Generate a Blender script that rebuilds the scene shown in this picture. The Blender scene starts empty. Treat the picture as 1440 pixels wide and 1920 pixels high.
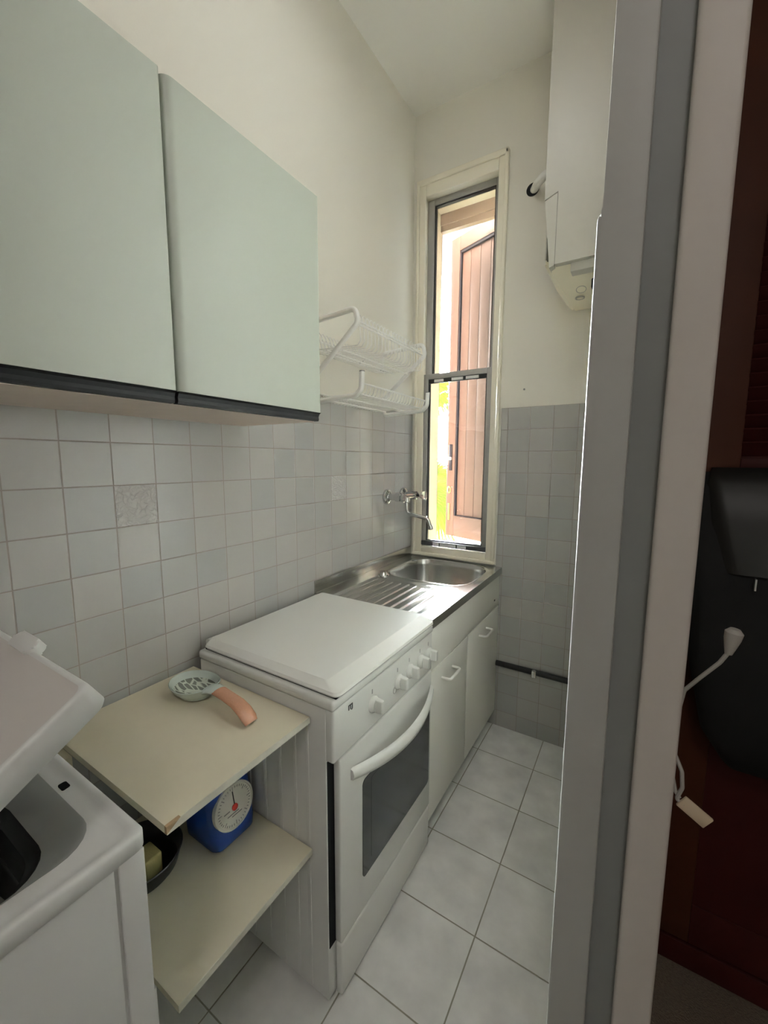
import bpy, bmesh, math, random
from mathutils import Vector, Matrix
random.seed(7)
sc = bpy.context.scene
C = sc.collection
PI = math.pi

# ------------------------------------------------------------------ camera
F = 770.3067
YAW, PITCH, ROLL = 0.5550152, -0.1234245, 0.0044729
fw = Vector((-math.sin(YAW) * math.cos(PITCH), math.cos(YAW) * math.cos(PITCH), math.sin(PITCH)))
rt = Vector((math.cos(YAW), math.sin(YAW), 0)); up = rt.cross(fw)
rt, up = rt * math.cos(ROLL) + up * math.sin(ROLL), up * math.cos(ROLL) - rt * math.sin(ROLL)
cd = bpy.data.cameras.new('camera'); cam = bpy.data.objects.new('camera', cd); C.objects.link(cam)
cd.sensor_fit = 'AUTO'; cd.sensor_width = 36; cd.lens = F / 1920 * 36; cd.clip_start = .02
M = Matrix(((rt.x, up.x, -fw.x, 1.04488), (rt.y, up.y, -fw.y, -1.96862), (rt.z, up.z, -fw.z, 1.33615), (0, 0, 0, 1)))
cam.matrix_world = M
sc.camera = cam

# ------------------------------------------------------------------ light and exposure
sc.view_settings.view_transform = 'Standard'; sc.view_settings.look = 'None'
sc.view_settings.gamma = 1; sc.view_settings.use_curve_mapping = False
sc.view_settings.exposure = 0.6
sc.cycles.diffuse_bounces = 8; sc.cycles.max_bounces = 16; sc.cycles.sample_clamp_indirect = 20
SKY = 1.4; SUN = 0.6; HALL_FILL = 6.5; ADDED_GLARE = 1750.0; ADDED_GLARE_DIR = (-.63, .75, .26); KITCHEN_FILL = 1.7
w = bpy.data.worlds.new('world'); sc.world = w; w.use_nodes = True
nt = w.node_tree; nt.nodes.clear()
tc = nt.nodes.new('ShaderNodeTexCoord'); sp = nt.nodes.new('ShaderNodeSeparateXYZ')
rp = nt.nodes.new('ShaderNodeValToRGB'); bg = nt.nodes.new('ShaderNodeBackground'); wo = nt.nodes.new('ShaderNodeOutputWorld')
e = rp.color_ramp.elements
e[0].position = 0.0; e[0].color = (1, .97, .90, 1)
e[1].position = 1.0; e[1].color = (.42, .62, .95, 1)
k = e.new(.25); k.color = (.98, .96, .92, 1)
k = e.new(.55); k.color = (.72, .84, 1, 1)
nt.links.new(tc.outputs['Generated'], sp.inputs[0]); nt.links.new(sp.outputs[2], rp.inputs[0])
nt.links.new(rp.outputs[0], bg.inputs[0]); bg.inputs[1].default_value = SKY
# added bright sky lobe, aimed through the shutter gap to light the kitchen
nrm = nt.nodes.new('ShaderNodeVectorMath'); nrm.operation = 'DOT_PRODUCT'
gd = Vector(ADDED_GLARE_DIR).normalized(); nrm.inputs[1].default_value = gd
sq = nt.nodes.new('ShaderNodeVectorMath'); sq.operation = 'MULTIPLY'; sq.inputs[1].default_value = (1, 1, 1.9)
nz_ = nt.nodes.new('ShaderNodeVectorMath'); nz_.operation = 'NORMALIZE'
nt.links.new(tc.outputs['Generated'], sq.inputs[0]); nt.links.new(sq.outputs[0], nz_.inputs[0]); nt.links.new(nz_.outputs[0], nrm.inputs[0])
mg = nt.nodes.new('ShaderNodeMapRange'); mg.interpolation_type = 'SMOOTHSTEP'
mg.inputs[1].default_value = .885; mg.inputs[2].default_value = .985; mg.inputs[3].default_value = 0; mg.inputs[4].default_value = ADDED_GLARE
nt.links.new(nrm.outputs['Value'], mg.inputs[0])
bg2 = nt.nodes.new('ShaderNodeBackground'); bg2.inputs[0].default_value = (.90, .96, 1, 1); nt.links.new(mg.outputs[0], bg2.inputs[1])
ad = nt.nodes.new('ShaderNodeAddShader'); nt.links.new(bg.outputs[0], ad.inputs[0]); nt.links.new(bg2.outputs[0], ad.inputs[1])
nt.links.new(ad.outputs[0], wo.inputs[0])
sd = bpy.data.lights.new('sun', 'SUN'); so = bpy.data.objects.new('sun', sd); C.objects.link(so)
sd.energy = SUN; sd.angle = math.radians(.6); sd.color = (1, .93, .82)
so.location = (-3, 2, 4); so.rotation_euler = Vector((.80, -.17, -.52)).to_track_quat('-Z', 'Y').to_euler()
pd = bpy.data.lights.new('window_portal', 'AREA'); po = bpy.data.objects.new('window_portal', pd); C.objects.link(po)
pd.shape = 'RECTANGLE'; pd.size = .44; pd.size_y = 1.84; pd.cycles.is_portal = True
po.location = (.25, .262, 1.765); po.rotation_euler = (-PI / 2, 0, 0)

# ------------------------------------------------------------------ materials
def mat(name, col, rough=.5, metal=0, spec=.5, bump=0, bscale=60, coat=0, var=0, vscale=6, aniso=0, trans=0):
    m = bpy.data.materials.new(name); m.use_nodes = True
    n = m.node_tree.nodes; l = m.node_tree.links; b = n['Principled BSDF']
    b.inputs['Base Color'].default_value = (*col, 1); b.inputs['Roughness'].default_value = rough
    b.inputs['Metallic'].default_value = metal; b.inputs['Specular IOR Level'].default_value = spec
    b.inputs['Coat Weight'].default_value = coat
    b.inputs['Transmission Weight'].default_value = trans
    if bump or var:
        g = n.new('ShaderNodeNewGeometry')
    if bump:
        t = n.new('ShaderNodeTexNoise'); t.inputs['Scale'].default_value = bscale; t.inputs['Detail'].default_value = 4
        bp = n.new('ShaderNodeBump'); bp.inputs['Strength'].default_value = bump; bp.inputs['Distance'].default_value = .004
        l.new(g.outputs['Position'], t.inputs['Vector']); l.new(t.outputs['Fac'], bp.inputs['Height']); l.new(bp.outputs[0], b.inputs['Normal'])
    if var:
        t2 = n.new('ShaderNodeTexNoise'); t2.inputs['Scale'].default_value = vscale; t2.inputs['Detail'].default_value = 6
        mx = n.new('ShaderNodeMix'); mx.data_type = 'RGBA'
        mx.inputs[6].default_value = (*[c * (1 - var) for c in col], 1); mx.inputs[7].default_value = (*[min(1, c * (1 + var)) for c in col], 1)
        l.new(g.outputs['Position'], t2.inputs['Vector']); l.new(t2.outputs['Fac'], mx.inputs[0]); l.new(mx.outputs[2], b.inputs['Base Color'])
    return m

def math_node(nt, op, a, b=None, c=None):
    x = nt.nodes.new('ShaderNodeMath'); x.operation = op
    for i, v in enumerate((a, b, c)):
        if v is None: continue
        if isinstance(v, (int, float)): x.inputs[i].default_value = v
        else: nt.links.new(v, x.inputs[i])
    return x.outputs[0]

def tile_mat(name, ua, va, u0, v0, size, cols, grout, gw, rough, relief=(), wav=.12, cloud=0, bluecol=None):
    """square glazed tiles: ua / va are world axes (0,1,2); relief = list of (u,v) tile indices with embossed pattern"""
    m = bpy.data.materials.new(name); m.use_nodes = True
    nt = m.node_tree; n = nt.nodes; l = nt.links; b = n['Principled BSDF']
    g = n.new('ShaderNodeNewGeometry'); s = n.new('ShaderNodeSeparateXYZ'); l.new(g.outputs['Position'], s.inputs[0])
    u = math_node(nt, 'DIVIDE', math_node(nt, 'SUBTRACT', s.outputs[ua], u0), size)
    v = math_node(nt, 'DIVIDE', math_node(nt, 'SUBTRACT', s.outputs[va], v0), size)
    iu = math_node(nt, 'FLOOR', u); iv = math_node(nt, 'FLOOR', v)
    fu = math_node(nt, 'SUBTRACT', u, iu); fv = math_node(nt, 'SUBTRACT', v, iv)
    du = math_node(nt, 'MINIMUM', fu, math_node(nt, 'SUBTRACT', 1.0, fu))
    dv = math_node(nt, 'MINIMUM', fv, math_node(nt, 'SUBTRACT', 1.0, fv))
    d = math_node(nt, 'MINIMUM', du, dv)
    mr = n.new('ShaderNodeMapRange'); mr.interpolation_type = 'SMOOTHSTEP'
    mr.inputs[1].default_value = gw * .35; mr.inputs[2].default_value = gw; l.new(d, mr.inputs[0])
    mask = mr.outputs[0]                                   # 0 in the grout, 1 on the tile
    cv = n.new('ShaderNodeCombineXYZ'); l.new(iu, cv.inputs[0]); l.new(iv, cv.inputs[1])
    wn = n.new('ShaderNodeTexWhiteNoise'); wn.noise_dimensions = '2D'; l.new(cv.outputs[0], wn.inputs['Vector'])
    rp = n.new('ShaderNodeValToRGB'); rp.color_ramp.interpolation = 'LINEAR'
    el = rp.color_ramp.elements
    el[0].position = 0; el[0].color = (*cols[0], 1); el[1].position = 1; el[1].color = (*cols[-1], 1)
    for i, c in enumerate(cols[1:-1]):
        q = el.new((i + 1) / (len(cols) - 1)); q.color = (*c, 1)
    l.new(wn.outputs['Value'], rp.inputs[0])
    col = rp.outputs[0]
    if cloud:
        t = n.new('ShaderNodeTexNoise'); t.inputs['Scale'].default_value = 9; t.inputs['Detail'].default_value = 5
        l.new(g.outputs['Position'], t.inputs['Vector'])
        mm = n.new('ShaderNodeMapRange'); mm.inputs[1].default_value = .3; mm.inputs[2].default_value = .7
        mm.inputs[3].default_value = 1 - cloud; mm.inputs[4].default_value = 1 + cloud; l.new(t.outputs['Fac'], mm.inputs[0])
        hx = n.new('ShaderNodeMix'); hx.data_type = 'RGBA'; hx.blend_type = 'MULTIPLY'; hx.inputs[0].default_value = 1
        cc = n.new('ShaderNodeCombineXYZ')
        for i in range(3): l.new(mm.outputs[0], cc.inputs[i])
        l.new(col, hx.inputs[6]); l.new(cc.outputs[0], hx.inputs[7]); col = hx.outputs[2]
    height = math_node(nt, 'MULTIPLY', mask, 1.0)
    wv = n.new('ShaderNodeTexNoise'); wv.inputs['Scale'].default_value = 14; wv.inputs['Detail'].default_value = 2
    l.new(g.outputs['Position'], wv.inputs['Vector'])
    tilt = math_node(nt, 'MULTIPLY', math_node(nt, 'SUBTRACT', fu, .5), math_node(nt, 'SUBTRACT', wn.outputs['Value'], .5))
    height = math_node(nt, 'ADD', height, math_node(nt, 'MULTIPLY', wv.outputs['Fac'], wav * 4))
    height = math_node(nt, 'ADD', height, math_node(nt, 'MULTIPLY', tilt, wav * 3))
    if relief:
        rm = None
        for (a_, b_) in relief:
            x = math_node(nt, 'MULTIPLY', math_node(nt, 'COMPARE', iu, a_, .1), math_node(nt, 'COMPARE', iv, b_, .1))
            rm = x if rm is None else math_node(nt, 'ADD', rm, x)
        vo = n.new('ShaderNodeTexVoronoi'); vo.feature = 'DISTANCE_TO_EDGE'; vo.inputs['Scale'].default_value = 55
        nz = n.new('ShaderNodeTexNoise'); nz.inputs['Scale'].default_value = 30
        l.new(g.outputs['Position'], nz.inputs['Vector'])
        mxv = n.new('ShaderNodeMix'); mxv.data_type = 'VECTOR'; mxv.inputs[0].default_value = .06
        l.new(g.outputs['Position'], mxv.inputs[4]); l.new(nz.outputs['Color'], mxv.inputs[5]); l.new(mxv.outputs[1], vo.inputs['Vector'])
        rel = math_node(nt, 'MULTIPLY', math_node(nt, 'MULTIPLY', math_node(nt, 'MINIMUM', vo.outputs['Distance'], .25), 7.0), rm)
        height = math_node(nt, 'ADD', height, rel)
        rx = n.new('ShaderNodeMix'); rx.data_type = 'RGBA'; l.new(math_node(nt, 'MULTIPLY', rm, .22), rx.inputs[0])
        l.new(col, rx.inputs[6]); rx.inputs[7].default_value = (.74, .71, .70, 1); col = rx.outputs[2]
    mx = n.new('ShaderNodeMix'); mx.data_type = 'RGBA'; l.new(mask, mx.inputs[0])
    mx.inputs[6].default_value = (*grout, 1); l.new(col, mx.inputs[7]); l.new(mx.outputs[2], b.inputs['Base Color'])
    rr = math_node(nt, 'SUBTRACT', .75, math_node(nt, 'MULTIPLY', mask, .75 - rough)); l.new(rr, b.inputs['Roughness'])
    bp = n.new('ShaderNodeBump'); bp.inputs['Strength'].default_value = .55; bp.inputs['Distance'].default_value = .0016
    l.new(height, bp.inputs['Height']); l.new(bp.outputs[0], b.inputs['Normal'])
    return m

WT = [(.345, .345, .338), (.385, .372, .357), (.40, .383, .364), (.355, .355, .345), (.388, .374, .358)]
GR = (.27, .235, .21)
m_tile_y = tile_mat('glazed wall tile along y', 1, 2, -1.5853, 1.3761, .1, WT, GR, .019, .22, relief=((1, -2), (9, -2), (14, -2)))
m_tile_x = tile_mat('glazed wall tile along x', 0, 2, .506, 1.383, .1, WT, GR, .019, .22)
m_floor = tile_mat('stone look floor tile', 0, 1, .7374, -.9739, .249, [(.72, .72, .70), (.78, .78, .77), (.75, .75, .735)], (.28, .27, .22), .011, .27, wav=.16, cloud=.13)
m_plaster = mat('warm white plaster', (.80, .775, .70), .85, bump=.06, bscale=160)
m_ceil = mat('ceiling plaster', (.87, .86, .81), .85, bump=.05, bscale=140)
m_hall = mat('hall plaster', (.60, .57, .53), .85)
m_ochre = mat('ochre outer render', (.50, .42, .305), .85, bump=.1, bscale=90)
m_enamel = mat('white enamel', (.70, .705, .68), .22, coat=.3)  # stove enamel darkened for its upright front; the lid copy is lighter
m_lid_lit = mat('lit white lid enamel', (.86, .87, .84), .22, coat=.3)  # same enamel as the front, lightened for light falling on top
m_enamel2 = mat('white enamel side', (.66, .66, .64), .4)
m_cab = mat('pale grey green lacquer', (.455, .482, .428), .33)
m_carc = mat('pinkish laminate underside', (.62, .52, .46), .55, var=.08, vscale=20)
m_black = mat('black plastic', (.009, .009, .010), .5, spec=.2)
m_dark = mat('dark cavity', (.006, .006, .0065), .7, spec=.1)
m_base = mat('white melamine', (.74, .735, .69), .4)
m_gap = mat('seam and painted shadow', (.25, .24, .21), .7)
m_steel = mat('brushed stainless steel', (.60, .595, .58), .20, metal=1, bump=.03, bscale=300)
m_steel2 = mat('steel edge', (.46, .45, .435), .34, metal=1)
m_chrome = mat('chrome', (.74, .75, .76), .07, metal=1)
m_white = mat('white coated wire', (.82, .81, .78), .38)
m_beige = mat('beige laminate board', (.66, .61, .475), .5, var=.03, vscale=30)
m_chip = mat('worn chipboard edge', (.60, .585, .50), .7, var=.12, vscale=60)
m_brownchip = mat('bare chipboard', (.34, .23, .13), .9)
m_glassdark = mat('dark oven glass', (.014, .014, .015), .10, spec=.35)
m_glassgrey = mat('grey oven window', (.030, .031, .032), .14, spec=.35)
m_wash = mat('washer enamel', (.66, .665, .655), .36)
m_washlid = mat('washer lid', (.60, .57, .55), .42)
m_rub = mat('black rubber', (.012, .012, .013), .45)
m_drum = mat('drum steel', (.10, .10, .105), .4, metal=1)
m_blue = mat('blue plastic', (.006, .04, .23), .38)
m_dial = mat('dial face', (.80, .79, .73), .5)
m_red = mat('red pointer', (.55, .03, .02), .5)
m_ink = mat('black print', (.02, .02, .02), .5)
m_inkg = mat('grey print', (.25, .25, .25), .5)
m_terra = mat('terracotta glaze', (.40, .20, .12), .25, var=.12, vscale=80, bump=.25, bscale=120)
m_yellow = mat('pale yellow foam', (.62, .54, .25), .8, bump=.2, bscale=300)
m_cast = mat('cast iron', (.012, .012, .012), .5)
m_win = mat('aged cream window paint', (.84, .79, .665), .45)
m_alu = mat('grey aluminium sash', (.42, .41, .40), .38, metal=.6)
m_gasket = mat('black gasket', (.02, .02, .02), .5)
m_shut = mat('rose brown shutter wood', (.075, .050, .042), .6, var=.1, vscale=12)
m_shutd = mat('dark shutter handle and painted shadow', (.012, .014, .022), .6, spec=.2)
m_brass = mat('brass', (.75, .5, .15), .3, metal=1)
m_boil = mat('boiler enamel', (.50, .48, .425), .4)
m_boilc = mat('yellowed boiler plastic', (.86, .81, .64), .45)
m_jamb = mat('grey white door paint', (.40, .40, .385), .5)
m_jambd = mat('dark grey door groove', (.22, .225, .225), .5)  # darker grey than the frame faces beside it
m_jambw = mat('worn white door paint', (.53, .49, .46), .5)
m_mahog = mat('dark mahogany', (.05, .0075, .007), .55, spec=.2, var=.2, vscale=8)
m_mahogl = mat('lighter mahogany frame', (.065, .019, .009), .55, spec=.2, var=.2, vscale=8)
m_bag = mat('black bag cloth', (.004, .0045, .005), .8)
m_bagg = mat('black leather flap', (.012, .012, .011), .45)
m_carpet = mat('brown carpet', (.17, .135, .10), 1, bump=1.0, bscale=260, var=.35, vscale=160)
m_cord = mat('off white cable', (.42, .40, .37), .5)
m_tag = mat('beige tag', (.62, .50, .36), .6)
m_pipe = mat('dark painted gas pipe', (.02, .02, .019), .5, spec=.25)
m_palm = mat('sunlit palm leaf', (.17, .30, .035), .5)
m_bark = mat('palm trunk', (.25, .18, .10), .9)
m_flower = mat('yellow flowers', (.80, .60, .05), .6)
m_ground = mat('garden lawn', (.07, .11, .03), .95, var=.4, vscale=12)
m_facade = mat('terracotta outer facade', (.20, .11, .07), .9)
m_added_lamp = mat('added lamp opal', (.8, .8, .78), .4)
m_gold = mat('wood header', (.30, .20, .14), .6)

def glass_mat():
    m = bpy.data.materials.new('window glass'); m.use_nodes = True; nt = m.node_tree; nt.nodes.clear()
    o = nt.nodes.new('ShaderNodeOutputMaterial'); a = nt.nodes.new('ShaderNodeBsdfTransparent'); g = nt.nodes.new('ShaderNodeBsdfGlossy')
    g.inputs['Roughness'].default_value = .02; a.inputs[0].default_value = (.95, .97, .96, 1)
    f = nt.nodes.new('ShaderNodeFresnel'); f.inputs[0].default_value = 1.45
    x = nt.nodes.new('ShaderNodeMixShader'); nt.links.new(f.outputs[0], x.inputs[0]); nt.links.new(a.outputs[0], x.inputs[1]); nt.links.new(g.outputs[0], x.inputs[2])
    nt.links.new(x.outputs[0], o.inputs[0]); return m
m_glass = glass_mat()
m_cryst = mat('clear acrylic', (.9, .93, .93), .06, trans=.75)

def spoon_mat():
    m = mat('olive leaf glaze', (.55, .6, .56), .12)
    nt = m.node_tree; n = nt.nodes; b = n['Principled BSDF']; g = n.new('ShaderNodeNewGeometry')
    vo = n.new('ShaderNodeTexVoronoi'); vo.feature = 'DISTANCE_TO_EDGE'; vo.inputs['Scale'].default_value = 60
    mp = n.new('ShaderNodeMapping'); mp.inputs['Scale'].default_value = (.45, 1.3, .3); mp.inputs['Rotation'].default_value = (0, 0, .6)
    nt.links.new(g.outputs['Position'], mp.inputs[0]); nt.links.new(mp.outputs[0], vo.inputs['Vector'])
    r = n.new('ShaderNodeValToRGB'); r.color_ramp.elements[0].position = .05; r.color_ramp.elements[0].color = (.52, .56, .48, 1)
    r.color_ramp.elements[1].position = .11; r.color_ramp.elements[1].color = (.15, .16, .14, 1)
    nt.links.new(vo.outputs['Distance'], r.inputs[0]); nt.links.new(r.outputs[0], b.inputs['Base Color'])
    return m
m_leafglaze = spoon_mat()
m_spoon = mat('pale sage glaze', (.50, .57, .53), .1)

# ------------------------------------------------------------------ mesh helpers (everything in world coordinates)
def tag(o, label=None, cat=None, group=None, kind=None):
    if label: o['label'] = label
    if cat: o['category'] = cat
    if group: o['group'] = group
    if kind: o['kind'] = kind
    return o

def thing(name, label, cat, loc, group=None, kind=None):
    o = bpy.data.objects.new(name, None); o.empty_display_size = .05; C.objects.link(o); o.location = loc
    return tag(o, label, cat, group, kind)

def root_loc(o):
    v = Vector((0, 0, 0))
    while o is not None: v += Vector(o.location); o = o.parent
    return v

def obj(name, bm, mats, parent=None, smooth=30, label=None):
    if not isinstance(mats, (list, tuple)): mats = [mats]
    bmesh.ops.remove_doubles(bm, verts=bm.verts, dist=1e-6)
    bmesh.ops.recalc_face_normals(bm, faces=bm.faces)
    a = math.radians(smooth)
    for f in bm.faces: f.smooth = True
    for ed in bm.edges:
        if len(ed.link_faces) == 2:
            ed.smooth = ed.calc_face_angle(0) < a
        else: ed.smooth = False
    if parent is not None: off = root_loc(parent)
    else:
        xs = [v.co for v in bm.verts]
        off = Vector(((min(v.x for v in xs) + max(v.x for v in xs)) / 2, (min(v.y for v in xs) + max(v.y for v in xs)) / 2, min(v.z for v in xs)))
    for v in bm.verts: v.co -= off
    me = bpy.data.meshes.new(name); bm.to_mesh(me); bm.free()
    for m in mats: me.materials.append(m)
    o = bpy.data.objects.new(name, me); C.objects.link(o)
    if parent is not None: o.parent = parent
    else: o.location = off
    if label: o['label'] = label
    return o

def box(bm, x0, x1, y0, y1, z0, z1, bev=0, seg=2, mi=0):
    vs = [bm.verts.new((x, y, z)) for x in (x0, x1) for y in (y0, y1) for z in (z0, z1)]
    q = [(0, 1, 3, 2), (4, 6, 7, 5), (0, 4, 5, 1), (2, 3, 7, 6), (0, 2, 6, 4), (1, 5, 7, 3)]
    fs = [bm.faces.new([vs[i] for i in f]) for f in q]
    for f in fs: f.material_index = mi
    if bev:
        es = list({e for f in fs for e in f.edges})
        r = bmesh.ops.bevel(bm, geom=es, offset=bev, segments=seg, profile=.5, affect='EDGES', clamp_overlap=True)
        for f in r['faces']: f.material_index = mi
    return vs

def B(*a, bev=0, seg=2):
    bm = bmesh.new(); box(bm, *a, bev=bev, seg=seg); return bm

def prism(bm, pts, axis, a0, a1, mi=0, bev=0):
    """extrude a closed 2D outline along axis 0/1/2; pts are the other two coordinates in axis order"""
    def P(p, t):
        c = list(p); c.insert(axis, t); return c
    A = [bm.verts.new(P(p, a0)) for p in pts]; D = [bm.verts.new(P(p, a1)) for p in pts]
    fs = [bm.faces.new(A), bm.faces.new(D[::-1])]
    n = len(pts)
    for i in range(n): fs.append(bm.faces.new((A[i], D[i], D[(i + 1) % n], A[(i + 1) % n])))
    for f in fs: f.material_index = mi
    if bev:
        es = list({e for f in fs[:2] for e in f.edges})
        bmesh.ops.bevel(bm, geom=es, offset=bev, segments=2, profile=.5, affect='EDGES', clamp_overlap=True)
    return fs

def rrect(u0, u1, v0, v1, r, n=6):
    pts = []
    for cx, cy, a in ((u1 - r, v1 - r, 0), (u0 + r, v1 - r, PI / 2), (u0 + r, v0 + r, PI), (u1 - r, v0 + r, 1.5 * PI)):
        for i in range(n + 1):
            t = a + PI / 2 * i / n; pts.append((cx + r * math.cos(t), cy + r * math.sin(t)))
    return pts

def fillet(pts, r, n=6):
    pts = [Vector(p) for p in pts]; out = [pts[0]]
    for i in range(1, len(pts) - 1):
        a, b, c = pts[i - 1], pts[i], pts[i + 1]
        d1 = (a - b); d2 = (c - b); l1, l2 = d1.length, d2.length; d1.normalize(); d2.normalize()
        ang = d1.angle(d2)
        if ang > 3.1: out.append(b); continue
        t = min(r / math.tan(ang / 2), l1 * .48, l2 * .48)
        p, q = b + d1 * t, b + d2 * t
        for j in range(n + 1):
            s = j / n; out.append(p * (1 - s) ** 2 + b * 2 * s * (1 - s) + q * s ** 2)
    out.append(pts[-1]); return out

def tube(bm, pts, r, n=10, fil=0, closed=False, mi=0, flat=1.0, updir=None):
    pts = [Vector(p) for p in pts]
    if fil: pts = fillet(pts, fil)
    rad = r if isinstance(r, (list, tuple)) else [r] * len(pts)
    rings = []; N = len(pts); prev = None
    for i, p in enumerate(pts):
        if closed: t = pts[(i + 1) % N] - pts[i - 1]
        else: t = pts[min(i + 1, N - 1)] - pts[max(i - 1, 0)]
        t.normalize()
        if prev is None:
            h = Vector(updir) if updir else (Vector((0, 0, 1)) if abs(t.z) < .9 else Vector((1, 0, 0)))
        else: h = prev
        s = t.cross(h); s.normalize(); h = s.cross(t); h.normalize(); prev = h
        rings.append([bm.verts.new(p + (s * math.cos(2 * PI * j / n) + h * flat * math.sin(2 * PI * j / n)) * rad[i]) for j in range(n)])
    for i in range(N if closed else N - 1):
        a, b = rings[i], rings[(i + 1) % N]
        for j in range(n):
            f = bm.faces.new((a[j], a[(j + 1) % n], b[(j + 1) % n], b[j])); f.material_index = mi
    if not closed:
        bm.faces.new(rings[0][::-1]).material_index = mi; bm.faces.new(rings[-1]).material_index = mi

def lathe(bm, prof, org, axis, n=28, mi=0, cap=True):
    """prof = (radius, height) list along axis vector from org"""
    org = Vector(org); ax = Vector(axis).normalized()
    s = ax.cross(Vector((0, 0, 1)) if abs(ax.z) < .9 else Vector((1, 0, 0))).normalized(); h = ax.cross(s)
    rings = []
    for r, z in prof:
        if r < 1e-6: rings.append([bm.verts.new(org + ax * z)])
        else: rings.append([bm.verts.new(org + ax * z + (s * math.cos(2 * PI * j / n) + h * math.sin(2 * PI * j / n)) * r) for j in range(n)])
    for a, b in zip(rings, rings[1:]):
        for j in range(n):
            k = (j + 1) % n
            if len(a) == 1 and len(b) == 1: continue
            if len(a) == 1: f = bm.faces.new((a[0], b[j], b[k]))
            elif len(b) == 1: f = bm.faces.new((a[j], b[0], a[k]))
            else: f = bm.faces.new((a[j], b[j], b[k], a[k]))
            f.material_index = mi
    if cap:
        if len(rings[0]) > 1: bm.faces.new(rings[0]).material_index = mi
        if len(rings[-1]) > 1: bm.faces.new(rings[-1][::-1]).material_index = mi

def loft(bm, loops, mi=0, cap0=False, cap1=False, closed=True):
    R = [[bm.verts.new(p) for p in lp] for lp in loops]
    for i, (a, b) in enumerate(zip(R, R[1:])):
        n = len(a)
        for j in range(n if closed else n - 1):
            f = bm.faces.new((a[j], a[(j + 1) % n], b[(j + 1) % n], b[j])); f.material_index = mi[i] if isinstance(mi, (list, tuple)) else mi
    ml = mi[-1] if isinstance(mi, (list, tuple)) else mi
    if cap0: bm.faces.new(R[0][::-1]).material_index = ml
    if cap1: bm.faces.new(R[-1]).material_index = ml

def xform(bm, verts_from, mtx):
    for v in list(bm.verts)[verts_from:]: v.co = mtx @ v.co

def text_bm(txt, size, depth=.0006):
    cu = bpy.data.curves.new('t', 'FONT'); cu.body = txt; cu.size = size; cu.extrude = depth; cu.align_x = 'CENTER'; cu.align_y = 'CENTER'
    cu.offset = size * .05
    o = bpy.data.objects.new('t', cu); C.objects.link(o)
    dg = bpy.context.evaluated_depsgraph_get(); me = bpy.data.meshes.new_from_object(o.evaluated_get(dg))
    bm = bmesh.new(); bm.from_mesh(me); bpy.data.objects.remove(o); bpy.data.curves.remove(cu); bpy.data.meshes.remove(me)
    return bm

def struct(name, bm, m, parent=None, **k):
    o = obj(name, bm, m, parent, **k)
    if parent is None: o['kind'] = 'structure'
    return o

# ------------------------------------------------------------------ the setting
H = 3.0
bm = bmesh.new(); box(bm, -.15, 1.0, -3.6, .0, -.1, 0); struct('floor_kitchen', bm, m_floor)
bm = bmesh.new(); box(bm, 1.0, 2.2, -3.6, .0, -.1, 0); struct('floor_hall', bm, m_carpet)
struct('ceiling', B(-.15, 2.35, -3.75, .25, H, H + .1), m_ceil)
# left wall: plaster above, tile cladding below z 1.583
bm = bmesh.new(); box(bm, -.15, -.005, -3.6, 0, 0, H, mi=0); box(bm, -.005, 0, -3.6, 0, 0, 1.5815, mi=1)
struct('wall_left', bm, [m_plaster, m_tile_y])
# back wall with the window opening (x .04-.44, z .86-2.66)
ox0, ox1, oz0, oz1 = .036, .440, .868, 2.655
bm = bmesh.new()
def wallpiece(x0, x1, z0, z1):
    box(bm, x0, x1, .0, .10, z0, z1, mi=0); box(bm, x0, x1, .10, .25, z0, z1, mi=2); box(bm, x0, x1, .25, .255, z0, z1, mi=3)
wallpiece(-.15, ox0, 0, H); wallpiece(ox1, 2.35, 0, H); wallpiece(ox0, ox1, 0, oz0); wallpiece(ox0, ox1, oz1, H)
box(bm, .474, .995, -.006, 0, 0, 1.583, mi=1); box(bm, 0, .474, -.006, 0, 0, .83, mi=1)
struct('wall_back', bm, [m_plaster, m_tile_x, m_ochre, m_facade])
bm = bmesh.new(); box(bm, .995, 1.095, -1.43, 0, 0, H)
struct('wall_right', bm, m_plaster)
struct('wall_hall_right', B(2.2, 2.35, -3.6, 0, 0, H), m_hall)
struct('wall_hall_rear', B(-.15, 2.35, -3.75, -3.6, 0, H), m_hall)
struct('ground', B(-6, 6, .255, 12, -.35, -.25), m_ground)

# kitchen door frame post (end of the right wall)
df = thing('door_1', 'grey white painted door frame post at the kitchen opening', 'door frame', (1.045, -1.44, 0), kind='structure')
bm = bmesh.new(); prism(bm, [(.9955, 1.602), (.9955, H), (1.032, H), (1.032, 0), (.9875, 0), (.9875, 1.592), (.9890, 1.5955), (.9935, 1.5975)], 1, -1.45, -1.405, bev=.003)
obj('frame_face', bm, m_jamb, df)
obj('door_stop_groove', B(1.031, 1.0625, -1.437, -1.405, 0, H), m_jambd, df)
obj('outer_casing', B(1.0615, 1.1005, -1.4535, -1.40, 0, H, bev=.004, seg=3), m_jambw, df)

# window
wn = thing('window_1', 'tall narrow two sash window beside the left wall', 'window', (.24, 0, .84), kind='structure')
bm = bmesh.new()
x0, x1, z0, z1 = .0185, .4665, .834, 2.69
box(bm, x0, .0655, -.012, .0, z0, z1, bev=.004); box(bm, .4215, x1, -.012, .0, z0, z1, bev=.004)
box(bm, .0655, .4215, -.012, .0, 2.618, z1, bev=.004); box(bm, .0655, .4215, -.012, .0, z0, .884, bev=.004)
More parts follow.
